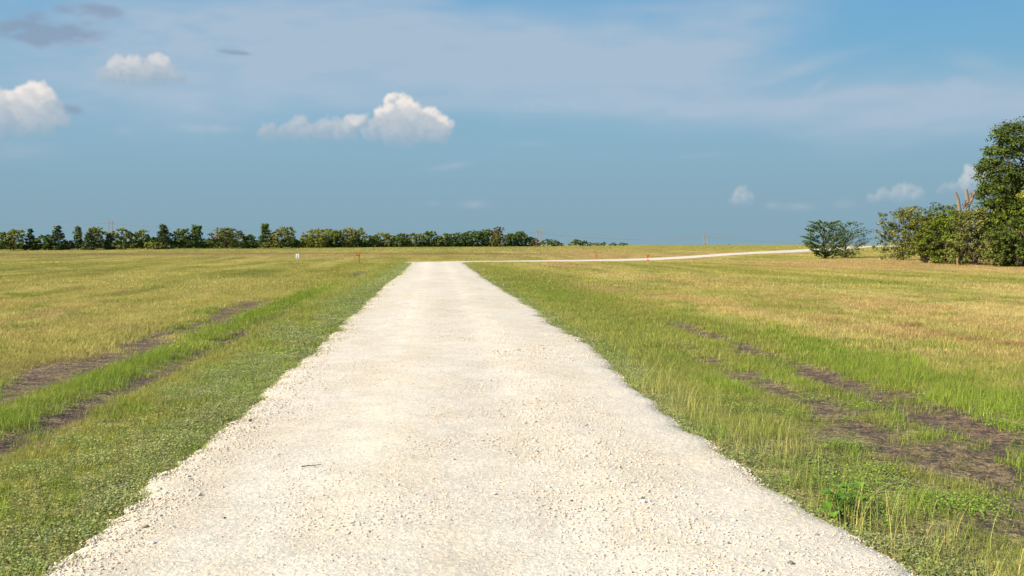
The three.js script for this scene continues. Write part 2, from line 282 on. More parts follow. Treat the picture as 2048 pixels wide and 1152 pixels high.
// ---------------------------------------------------------------- gravel road
const STATIONS = [];
{
  const L = roadCurve.getLength(), pos = [], col = [], uv = [], idx = [], N = 46; let rows = 0;
  for (let s = 0; s < L;) {
    const p = roadCurve.getPointAt(s / L), t = roadCurve.getTangentAt(s / L), side = new THREE.Vector3(-t.z, 0, t.x).normalize(), d = -p.z, near = p.x < 0 && d < 112;
    const wide = near ? 0 : sm(120, 160, d), l = near ? edgeLeft(d) : -3.8 - (fbm(s * 0.3, 2, 3, 5) - 0.5) * 0.7, r = near ? edgeRight(d) : 3.8 + (fbm(s * 0.3, 8, 3, 7) - 0.5) * 0.7;
    for (let i = 0; i <= N; i++) {
      const k = i / N, u = mix(l - 0.12, r + 0.12, k), x = p.x + side.x * u, dd = -(p.z + side.z * u), e = Math.min(k, 1 - k) * 2;
      let lift = 0.045 * Math.sqrt(sm(0, 0.16, e)) + 0.03 * sm(0.1, 0.8, e) + 0.03 - 0.055 * sm(0.02, 0, e);
      if (near) lift += (-bell(u, -1.15, 0.42) - bell(u, 0.75, 0.42)) * 0.014 + (fbm(u * 1.8, dd * 0.9, 4, 101) - 0.5) * 0.018 + 0.005 * Math.sin(dd * 2.6 + fbm(u, dd * 0.3, 2, 102) * 5) * bell(u, 0.1, 0.9) * sm(60, 30, dd);
      pos.push(x, lie(x, dd) + (near ? (fbm(x * 0.35, dd * 0.35, 3, 41) - 0.5) * 0.1 * sm(130, 60, dd) : (fbm(x * 0.02, dd * 0.02, 2, 43) - 0.5) * 0.25 * sm(70, 200, dd)) + lift + (near ? 0 : 0.06 * wide), -dd);
      uv.push(u / 2.4, s / 2.4);
      const tone = 1 + (fbm(u * 0.8, s * 0.12, 4, 103) - 0.5) * 0.16, warm = fbm(u * 1.6 + 7, s * 0.5, 4, 105), pale = (bell(u, -1.2, 0.5) + bell(u, 0.8, 0.5)) * 0.05;
      let c = mix3([0.74, 0.645, 0.525], [0.71, 0.605, 0.465], sm(0.35, 0.7, warm));
      c = c.map((v) => v * (tone + pale)); col.push(...c);
      if (i && rows) { const a = rows * (N + 1) + i, q = a - N - 1; idx.push(q - 1, q, a, q - 1, a, a - 1); }
    }
    STATIONS.push([s, d]); rows++;
    s += d < 24 ? 0.13 : d < 60 ? 0.35 : d < 112 ? 0.7 : 1.5;
  }
  const g = soup(pos, col); g.setAttribute('uv', new THREE.Float32BufferAttribute(uv, 2)); g.setIndex(idx); g.computeVertexNormals();
  mesh('gravel_road', g, new THREE.MeshStandardMaterial({ vertexColors: true, map: gravelMap, bumpMap: gravelBump, bumpScale: 0.007, roughness: 1, side: THREE.DoubleSide }), { kind: 'structure', label: 'pale crushed limestone road running ahead then bending right', category: 'road' });
}
const roadTop = (u, d) => { const x = axis(d) + u; const l = edgeLeft(d) - 0.12, r = edgeRight(d) + 0.12, k = (u - l) / (r - l), e = Math.min(k, 1 - k) * 2; return lie(x, d) + (fbm(x * 0.35, d * 0.35, 3, 41) - 0.5) * 0.1 * sm(130, 60, d) + 0.045 * Math.sqrt(sm(0, 0.16, e)) + 0.03 * sm(0.1, 0.8, e) + 0.03 - 0.055 * sm(0.02, 0, e) + (-bell(u, -1.15, 0.42) - bell(u, 0.75, 0.42)) * 0.014 + (fbm(u * 1.8, d * 0.9, 4, 101) - 0.5) * 0.018; };

// loose gravel: stones from pea to egg size
function stoneGeometry(seed) {
  const g = new THREE.IcosahedronGeometry(1, 1), p = g.attributes.position, r = rng(seed), a = [0, 1, 2, 3, 4].map(() => new THREE.Vector3(r() - 0.5, r() - 0.5, r() - 0.5).normalize());
  for (let i = 0; i < p.count; i++) { const v = new THREE.Vector3().fromBufferAttribute(p, i); let k = 1; a.forEach((n, q) => { const t = v.dot(n); if (t > 0.45) k = Math.min(k, (0.52 + q * 0.05) / t); }); v.multiplyScalar(k); p.setXYZ(i, v.x * 1.15, v.y * 0.72, v.z * 0.9); }
  g.deleteAttribute('normal'); g.deleteAttribute('uv'); return g;
}
const stoneShapes = [301, 302, 303].map(stoneGeometry);
const stoneMaterial = new THREE.MeshStandardMaterial({ color: 0xffffff, roughness: 0.95 });
const stoneMaterialLarge = new THREE.MeshStandardMaterial({ color: new THREE.Color().setRGB(0.68, 0.6, 0.49), roughness: 0.95 });
{
  const r = rng(77), spots = [];
  const total = 95000;
  for (let i = 0; i < total; i++) {
    const d = 4.5 + 42 * r() ** 1.75, l = edgeLeft(d), w = edgeRight(d) - l, edge = r();
    let u = edge < 0.13 ? l + (r() - 0.3) ** 2 * 0.9 * (r() < 0.4 ? -0.25 : 1) : edge < 0.26 ? l + w - (r() - 0.3) ** 2 * 0.9 * (r() < 0.4 ? -0.25 : 1) : l + r() * w;
    const coarse = clamp(sm(0.1, 0.9, u) * sm(2.6, 1.6, u) * 0.9 * sm(26, 12, d) + sm(0.45, 0.7, fbm(u * 0.9, d * 0.35, 3, 111)) * 0.6 + sm(l + 0.8, l, u) * 0.9);
    if (r() > 0.25 + coarse) continue;
    let s = (0.0035 + 0.0075 * r() ** 2.2) * (0.8 + 0.75 * coarse); if (r() < 0.012 * (0.3 + coarse)) s *= 1.9; s *= d > 18 ? 1.25 : 1;
    spots.push([u, d, s, r(), r(), r()]);
  }
  stoneShapes.forEach((g, k) => {
    const mine = spots.filter((_, i) => i % 3 === k), m = new THREE.InstancedMesh(g, stoneMaterial, mine.length), M = new THREE.Matrix4(), q = new THREE.Quaternion(), e = new THREE.Euler(), c = new THREE.Color();
    mine.forEach(([u, d, s, a, b, t], i) => {
      const x = axis(d) + u, out = offRoad(x, d), y = out > 0.08 ? height(x, d) + 0.01 : roadTop(u, d);
      q.setFromEuler(e.set((a - 0.5) * 0.9, b * TAU, (t - 0.5) * 0.9)); M.compose(new THREE.Vector3(x, y + s * 0.25, -d), q, new THREE.Vector3(s, s, s)); m.setMatrixAt(i, M);
      const v = 0.9 + 0.28 * (a - 0.5); m.setColorAt(i, t < 0.012 ? c.setRGB(0.2, 0.17, 0.14) : c.setRGB(0.69 * v, 0.59 * v * (0.98 + 0.04 * b), 0.47 * v * (0.92 + 0.14 * b)));
    });
    m.name = numbered('loose_gravel'); m.userData = { kind: 'stuff', label: 'loose pale crushed stones lying over the gravel road', category: 'gravel' }; scene.add(lit(m));
  });
}

// ---------------------------------------------------------------- grass and weeds (base colour per clump, small differences per blade)
const bladeMaterial = new THREE.MeshPhysicalMaterial({ vertexColors: true, roughness: 1, specularIntensity: 0.25, transmission: 0.3, thickness: 0, side: THREE.DoubleSide });
const leafMaterial = bladeMaterial;
function clump(seed, n, size, h0, h1, width, segs, lean, dead) {
  const r = rng(seed), pos = [], col = [];
  for (let b = 0; b < n; b++) {
    const x = (r() + r() - 1) * size * 0.75, z = (r() + r() - 1) * size * 0.75, h = mix(h0, h1, r() ** 1.3), a = r() * TAU, w = width * (0.6 + 0.8 * r()) / 2, t = lean * (0.3 + r()) * h, c = Math.cos(a), s = Math.sin(a);
    const v = 0.5 + 0.95 * r(), k = r(), tint = k < dead ? [v * 1.5, v * 1.28, v * 1.55] : [v, v * (0.92 + 0.16 * r()), v * (0.75 + 0.5 * r())];
    const at = (q) => [x + c * t * q * q, h * q * (1 - 0.12 * lean * q), z + s * t * q * q, w * (1 - q)];
    for (let i = 0; i < segs; i++) {
      const [x0, y0, z0, w0] = at(i / segs), [x1, y1, z1, w1] = at((i + 1) / segs);
      pos.push(x0 - s * w0, y0, z0 + c * w0, x0 + s * w0, y0, z0 - c * w0, x1 + s * w1, y1, z1 - c * w1); for (let q = 0; q < 3; q++) col.push(...tint);
      if (w1 > 0) { pos.push(x0 - s * w0, y0, z0 + c * w0, x1 + s * w1, y1, z1 - c * w1, x1 - s * w1, y1, z1 + c * w1); for (let q = 0; q < 3; q++) col.push(...tint); }
    }
  }
  return soup(pos, col);
}
function weedClump(seed, n, size, h, leaf) {
  const r = rng(seed), pos = [], col = [];
  for (let b = 0; b < n; b++) {
    const x = (r() + r() - 1) * size * 0.75, z = (r() + r() - 1) * size * 0.75, y = h * (0.15 + 0.85 * r()), a = r() * TAU, l = leaf * (0.5 + r()), w = l * (0.28 + 0.2 * r()), up = (r() - 0.25) * 0.9, c = Math.cos(a), s = Math.sin(a);
    const v = 0.6 + 0.75 * r(), tint = r() < 0.05 ? [v * 1.5, v * 1.25, v] : [v * (0.85 + 0.3 * r()), v, v * (0.8 + 0.4 * r())], tilt = (r() - 0.5) * 1.2;
    const P = (f, g) => [x + c * f * l - s * g * w, y + up * f * l + tilt * g * w, z + s * f * l + c * g * w];
    const A = P(0, 0), B = P(0.45, 1), C = P(1, 0), D = P(0.45, -1);
    pos.push(...A, ...B, ...C, ...A, ...C, ...D); for (let q = 0; q < 6; q++) col.push(...tint);
  }
  return soup(pos, col);
}
// each growth: what it is called and its clumps by distance band
const BANDS = [[4.2, 20, 0.27, 1], [20, 48, 0.42, 1.9], [48, 105, 0.85, 3.6], [105, 215, 1.8, 7], [215, 400, 4.2, 15]];   // from, to, cell, coarseness of a blade
const GROWTH = {
  mown_grass: (b, k) => clump(500 + b * 10 + k, 120, BANDS[b][2] * 1.25, 0.035 + b * 0.012, 0.10 + b * 0.02, 0.0042 * BANDS[b][3], b < 1 ? 2 : 1, 0.75, 0.28),
  green_grass: (b, k) => clump(600 + b * 10 + k, 80, BANDS[b][2] * 1.05, 0.05, 0.19, 0.0045 * BANDS[b][3], b < 1 ? 3 : 2, 0.75, 0.16),
  tall_grass: (b, k) => clump(700 + b * 10 + k, 34, BANDS[b][2] * 1.0, 0.14, 0.46, 0.0036 * BANDS[b][3], b < 1 ? 4 : 3, 0.7, 0.32),
  broadleaf_weeds: (b, k) => weedClump(800 + b * 10 + k, 230, BANDS[b][2] * 1.2, 0.085 + 0.01 * b, 0.0165 * (1 + (BANDS[b][3] - 1) * 0.6)),
};
const GROWTH_LABEL = { mown_grass: 'short mown yellow green grass covering the fields', green_grass: 'fresh bright green grass in strips beside the wheel ruts', tall_grass: 'tall straw green grass along the right road verge', broadleaf_weeds: 'low grey green broadleaf weeds hugging the road edges' };
{
  const sown = {};
  const r = rng(4242);
  BANDS.forEach(([from, to, cell], b) => {
    for (let d = from; d < to; d += cell * 0.62) {
      const reach = 0.56 * d + 4;
      for (let x = -reach; x < reach; x += cell * 0.62) {
        const px = x + (r() - 0.5) * cell, pd = d + (r() - 0.5) * cell, q = r(), q2 = r(), q3 = r(), turn = r() * TAU, size = 0.75 + 0.55 * r(), var_ = 0.86 + 0.28 * r();
        const off = offRoad(px, pd); if (off < (b < 2 ? -0.1 + 0.12 * q2 : 0.1 * b)) continue;
        const u = px - axis(pd), bb = b < 3 ? bare(px, pd) : 0, side = u > 0 ? 1 : -1, n1 = fbm(px * 0.6, pd * 0.45, 3, 121), n2 = fbm(px * 1.7, pd * 1.2, 2, 123);
        if (q < bb * 0.97 - (n2 > 0.62 ? 0.45 : 0)) continue;
        let weed = side < 0 ? sm(2.1, 0.5, off + (n1 - 0.5) * 1.6) * (pd < 112 ? 1 : 0) : sm(0.55, 0.2, off + (n1 - 0.5) * 0.5) * (pd < 112 ? 1 : 0);
        let bright = 0;
        if (side > 0 && pd < 16) { const k = 1.3 * sm(0.4, 0.52, n1) * sm(16, 11, pd) * bell(u, 5.0, 1.9); if (k > weed) { weed = k; bright = 1; } }
        if (side < 0) bright = sm(0.8, 2.4, off) * 0.5;
        const tall = side > 0 ? sm(0.1, 0.35, off) * sm(1.1, 0.45, off + (n1 - 0.5) * 0.8) * sm(0.28, 0.5, fbm(3.3, pd * 0.25, 2, 125) + sm(14, 9, pd) * 0.3) * sm(26, 11, pd) * 0.62 : 0;
        let lush = side < 0 ? bell(u, -5.85, 0.42) * sm(60, 40, pd) * sm(0.3, 0.55, fbm(u, pd * 0.5, 3, 127) + 0.08) : 0.7 * bell(u, 8, 1.5) * sm(36, 20, pd) * sm(0.42, 0.62, n1 + 0.05) + 0.35 * bell(u, 5.6, 0.3) * sm(24, 10, pd);
        lush = Math.max(lush, sm(0.62, 0.75, n1) * 0.55 * sm(70, 30, pd), bb > 0.25 ? (n2 > 0.6 ? 0.5 : 0) : 0);
        let kind = 'mown_grass', c = field(px, pd);
        if (q3 < tall) { kind = 'tall_grass'; c = mix3([0.42, 0.40, 0.11], [0.25, 0.32, 0.06], sm(0.15, 0.8, q2)); }
        else if (q3 < tall + weed * 0.72) { kind = 'broadleaf_weeds'; c = mix3(mix3(WEED, WEED_BRIGHT, clamp(bright + (n2 - 0.5) * 0.8)), [0.38, 0.38, 0.09], side < 0 ? sm(0.45, 0.68, n1) * sm(0.3, 1, off) * 0.7 : 0); }
        else if (q3 < tall + weed + lush) { kind = 'green_grass'; c = mix3(LUSH, GREEN, q2 * 0.7); }
        if (b > 2 && kind !== 'mown_grass') kind = 'mown_grass';
        c = c.map((v) => v * var_ * (0.9 + 0.25 * n2));
        const key = `${kind} ${b} ${(q2 * 3) | 0}`; (sown[key] ||= []).push([px, pd, turn, size * (kind === 'mown_grass' && bb > 0.2 ? 0.6 : 1), c]);
      }
    }
  });
  const M = new THREE.Matrix4(), qt = new THREE.Quaternion(), Y = new THREE.Vector3(0, 1, 0), C = new THREE.Color(); let count = 0;
  for (const key of Object.keys(sown).sort()) {
    const [kind, b, k] = key.split(' '), list = sown[key], m = new THREE.InstancedMesh(GROWTH[kind](+b, +k), bladeMaterial, list.length);
    list.forEach(([x, d, turn, s, c], i) => { M.compose(new THREE.Vector3(x, height(x, d) - 0.008, -d), qt.setFromAxisAngle(Y, turn), new THREE.Vector3(+b > 2 ? 1 : s, s, +b > 2 ? 1 : s)); m.setMatrixAt(i, M); m.setColorAt(i, C.setRGB(...c)); });
    m.name = numbered(kind); m.userData = { kind: 'stuff', label: GROWTH_LABEL[kind], category: kind.includes('weeds') ? 'weeds' : 'grass' }; scene.add(lit(m)); count += list.length;
  }
  console.log('clumps', count);
}

// ---------------------------------------------------------------- trees
const barkMaterial = new THREE.MeshStandardMaterial({ color: new THREE.Color().setRGB(0.11, 0.085, 0.06), roughness: 1 });
const paleBark = new THREE.MeshStandardMaterial({ color: new THREE.Color().setRGB(0.42, 0.38, 0.31), roughness: 1 });
const deadBark = new THREE.MeshStandardMaterial({ color: new THREE.Color().setRGB(0.27, 0.2, 0.145), roughness: 1 });
const crownMaterial = new THREE.MeshPhysicalMaterial({ vertexColors: true, roughness: 0.9, specularIntensity: 0.3, transmission: 0.32, thickness: 0, side: THREE.DoubleSide });
// a tapered limb through points, radius r0 to r1
function limb(pos, pts, r0, r1, sides = 5) {
  const rings = pts.map((p, i) => {
    const a = pts[Math.max(0, i - 1)], b = pts[Math.min(pts.length - 1, i + 1)], t = new THREE.Vector3().subVectors(b, a).normalize(), n = new THREE.Vector3(t.y, -t.x, 0.31).cross(t).normalize(), m = new THREE.Vector3().crossVectors(t, n), r = mix(r0, r1, i / (pts.length - 1));
    return [...Array(sides)].map((_, k) => p.clone().addScaledVector(n, Math.cos(k / sides * TAU) * r).addScaledVector(m, Math.sin(k / sides * TAU) * r));
  });
  const put = (...v) => v.forEach((p) => pos.push(p.x, p.y, p.z));
  for (let i = 1; i < rings.length; i++) for (let k = 0; k < sides; k++) { const l = (k + 1) % sides; put(rings[i - 1][k], rings[i - 1][l], rings[i][l], rings[i - 1][k], rings[i][l], rings[i][k]); }
  const end = rings[rings.length - 1]; for (let k = 1; k < sides - 1; k++) put(end[0], end[k], end[k + 1]);
}
const V = (x, y, z) => new THREE.Vector3(x, y, z);
const KINDS = { // leaf colours, crown shape, lowest leaves (share of height), leaf density, clump size, how far clumps droop
  broad: { tone: [[0.098, 0.163, 0.029], [0.137, 0.208, 0.036], [0.065, 0.114, 0.026]], shape: 'round', low: 0.06, dense: 1 },
  yellow: { tone: [[0.208, 0.247, 0.033], [0.150, 0.202, 0.029], [0.273, 0.280, 0.046]], shape: 'round', low: 0.08, dense: 0.95 },
  olive: { tone: [[0.169, 0.202, 0.046], [0.117, 0.163, 0.036], [0.234, 0.247, 0.065]], shape: 'round', low: 0.1, dense: 0.85 },
  brown: { tone: [[0.169, 0.137, 0.065], [0.117, 0.117, 0.046], [0.208, 0.150, 0.078]], shape: 'round', low: 0.08, dense: 0.8 },
  browned: { tone: [[0.130, 0.182, 0.034], [0.182, 0.215, 0.046], [0.098, 0.150, 0.029]], shape: 'round', low: 0.05, dense: 0.8, dry: 0.35 },
  pale: { tone: [[0.260, 0.299, 0.130], [0.195, 0.247, 0.091], [0.312, 0.325, 0.169]], shape: 'round', low: 0.35, dense: 0.5, bark: 'pale' },
  airy: { tone: [[0.098, 0.163, 0.039], [0.130, 0.202, 0.046], [0.072, 0.124, 0.035]], shape: 'tuft', low: 0.08, dense: 0.75 },
  cedar: { tone: [[0.065, 0.111, 0.039], [0.091, 0.137, 0.042], [0.047, 0.085, 0.034]], shape: 'cone', low: 0.03, dense: 1.1 },
  weedy: { tone: [[0.195, 0.227, 0.058], [0.247, 0.247, 0.078], [0.143, 0.189, 0.046]], shape: 'round', low: 0, dense: 1 },
  spray: { tone: [[0.065, 0.12, 0.024], [0.095, 0.155, 0.03], [0.05, 0.09, 0.02]], shape: 'vase', low: 0.05, dense: 0.8, flat: 0.2, spray: 1 },
  deep: { tone: [[0.085, 0.135, 0.018], [0.125, 0.18, 0.024], [0.06, 0.1, 0.015]], shape: 'round', low: 0.04, dense: 1 },
  bright: { tone: [[0.14, 0.2, 0.02], [0.185, 0.245, 0.026], [0.095, 0.15, 0.017]], shape: 'round', low: 0.06, dense: 1 },
  grey: { tone: [[0.16, 0.19, 0.05], [0.11, 0.15, 0.035], [0.25, 0.26, 0.09]], shape: 'round', low: 0.05, dense: 0.95 },
  layered: { tone: [[0.14, 0.165, 0.03], [0.19, 0.2, 0.04], [0.085, 0.12, 0.022]], shape: 'round', low: 0.05, dense: 1, flat: 0.4 },
  gold: { tone: [[0.26, 0.27, 0.04], [0.34, 0.33, 0.06], [0.16, 0.2, 0.03]], shape: 'round', low: 0.04, dense: 1 },
};
function grow(seed, kind, H, W, leaf, count) {
  const K = KINDS[kind], r = rng(seed), wood = [], pos = [], col = [];
  const rad = (t, a) => {
    const lump = 0.72 + 0.5 * noise(Math.cos(a) * 1.6 + 4 + seed % 7, Math.sin(a) * 1.6 + t * 4, seed);
    if (K.shape === 'cone') return W / 2 * (1 - t) ** 0.75 * (0.65 + 0.6 * noise(t * 9, a * 1.5, seed));
    if (K.shape === 'vase') return W / 2 * (0.45 + 0.62 * sm(0, 0.55, t)) * Math.sqrt(Math.max(0, 1 - Math.max(0, (t - 0.55) / 0.5) ** 2)) * lump * 1.15;
    if (K.shape === 'tuft') return W / 2 * (1.05 - 0.72 * t) * (0.55 + 0.85 * noise(t * 5 + 3, a * 1.2, seed));
    return W / 2 * Math.sqrt(Math.max(0.02, 1 - ((t - 0.42) / 0.6) ** 2)) * lump * 1.12;
  };
  const lobes = [];
  if (K.shape === 'round') {
    const nl = H * W > 60 ? 26 : H * W > 18 ? 14 : 8;
    for (let k = 0; k < nl; k++) {
      const a = k * 2.4 + r() * 0.9, t = k ? mix(Math.max(0.1, K.low), 0.84, ((k - 1) + r()) / (nl - 1)) : 0.8, rr = W * (nl > 20 ? 0.2 : nl > 10 ? 0.23 : 0.27) * (0.75 + 0.5 * r()), ry = Math.min(rr * 0.85, H * 0.3), R0 = k ? rad(t, a) : 0;
      lobes.push([Math.cos(a) * Math.max(0, R0 - rr * 0.75), clamp(t * H, ry * 0.8, H - ry), Math.sin(a) * Math.max(0, R0 - rr * 0.75), rr, ry, 0.82 + 0.36 * r()]);
    }
  }
  const multi = K.shape === 'vase' ? 3 : 1, tops = [];
  for (let m = 0; m < multi; m++) {
    const lx = (r() - 0.5) * W * (multi > 1 ? 0.5 : 0.12), lz = (r() - 0.5) * W * (multi > 1 ? 0.5 : 0.12), bx = multi > 1 ? (m - 1) * 0.1 : 0, th = H * (multi > 1 ? 0.75 : 0.86);
    const pts = [0, 0.25, 0.5, 0.75, 1].map((q) => V(bx + lx * q * q + (r() - 0.5) * 0.02 * H * q, -0.12 + (th + 0.12) * q, lz * q * q + (r() - 0.5) * 0.02 * H * q));
    limb(wood, pts, (0.018 * H + 0.02) / multi, 0.004 * H, 7); tops.push(pts);
  }
  const n = Math.round(count * K.dense), per = clamp(Math.round(n / 260), 14, 64), groups = Math.max(8, Math.round(n / per));
  for (let g = 0; g < groups; g++) {
    const a = r() * TAU, t = mix(K.low, 1, K.shape === 'cone' ? r() ** 1.35 : r()), R0 = rad(t, a), out = K.shape === 'cone' ? mix(0.35, 1, Math.sqrt(r())) : mix(0.3, 1, r() ** 0.45), y = t * H;
    const T = tops[(r() * multi) | 0], foot = Math.max(0.03, t - (K.shape === 'cone' ? 0.06 : 0.3 * out)), q = clamp(foot / (multi > 1 ? 0.75 : 0.86)) * 4, i = Math.min(3, Math.floor(q)), S = T[i].clone().lerp(T[i + 1], q - i);
    const C = V(Math.cos(a) * R0 * out + S.x * 0.4, Math.min(y, H * 0.985), Math.sin(a) * R0 * out + S.z * 0.4);
    let own = 1;
    if (lobes.length) {
      const L = lobes[g % lobes.length], n = V(r() - 0.5, r() - 0.38, r() - 0.5).normalize(), o = mix(0.35, 1, r() ** 0.4);
      C.set(L[0] + n.x * L[3] * o, Math.max(K.low * H + 0.1, L[1] + n.y * L[4] * o), L[2] + n.z * L[3] * o); own = L[5];
    }
    if (g % (K.shape === 'vase' ? 2 : 5) === 0) { const M = S.clone().lerp(C, 0.55); M.y += R0 * 0.08; limb(wood, [S, M, C], (0.006 * H + 0.006) * (K.spray ? 0.45 : 1), 0.005, 4); }
    const cr = (0.055 * H + 0.085 * W) * (0.55 + 0.7 * r()) * (K.shape === 'cone' ? 0.6 : K.shape === 'tuft' ? 0.7 : H > 8 ? 0.36 : 0.45), flat = K.flat || (K.shape === 'cone' ? 0.5 : 0.7);
    const shade = own * (0.85 + 0.3 * r()), dry = K.dry && Math.cos(a + 2.6) > 0.1 && r() < K.dry * 1.6, side = V(Math.cos(a), 0.35, Math.sin(a));
    for (let k = 0; k < per; k++) {
      const px = r() + r() + r() - 1.5, py = r() + r() + r() - 1.5, pz = r() + r() + r() - 1.5, along = K.spray ? (r() - 0.25) * cr * 3.6 : K.shape === 'cone' || K.flat ? (r() - 0.35) * cr * 1.3 : 0, slim = K.spray ? 0.55 : 1;
      const P = V(C.x + px * cr * slim + side.x * along, Math.max(0.03, C.y + py * cr * flat + side.y * along), C.z + pz * cr * slim + side.z * along);
      const s = leaf * (0.55 + 0.9 * r()), d1 = V(r() - 0.5, (r() - 0.5) * 0.8, r() - 0.5).normalize(), up = V(px * 0.8 + (r() - 0.5), 0.75 + py + (r() - 0.5), pz * 0.8 + (r() - 0.5)).normalize(), d2 = V(0, 0, 0).crossVectors(up, d1).normalize();
      d1.crossVectors(d2, up);
      const A = P.clone().addScaledVector(d1, -s * 0.62), B = P.clone().addScaledVector(d2, s * 0.4), D = P.clone().addScaledVector(d1, s * 0.62), E = P.clone().addScaledVector(d2, -s * 0.4);
      for (const p of [A, B, D, A, D, E]) pos.push(p.x, p.y, p.z);
      const tone = dry ? [0.17, 0.125, 0.075] : K.tone[(r() * 3) | 0], v = shade * (0.75 + 0.5 * r()); for (let q6 = 0; q6 < 6; q6++) col.push(tone[0] * v * 1.25, tone[1] * v * 1.12, tone[2] * v * 0.85);
    }
  }
  return { crown: soup(pos, col), wood: soup(wood), bark: K.bark === 'pale' ? paleBark : barkMaterial };
}
function plantTree(name, label, category, group, made, x, d, turn = 0) {
  const t = thing(name, label, category, [x, height(x, d), -d], turn, group);
  part('trunk', made.wood, made.bark, t); part('crown', made.crown, crownMaterial, t); return t;
}
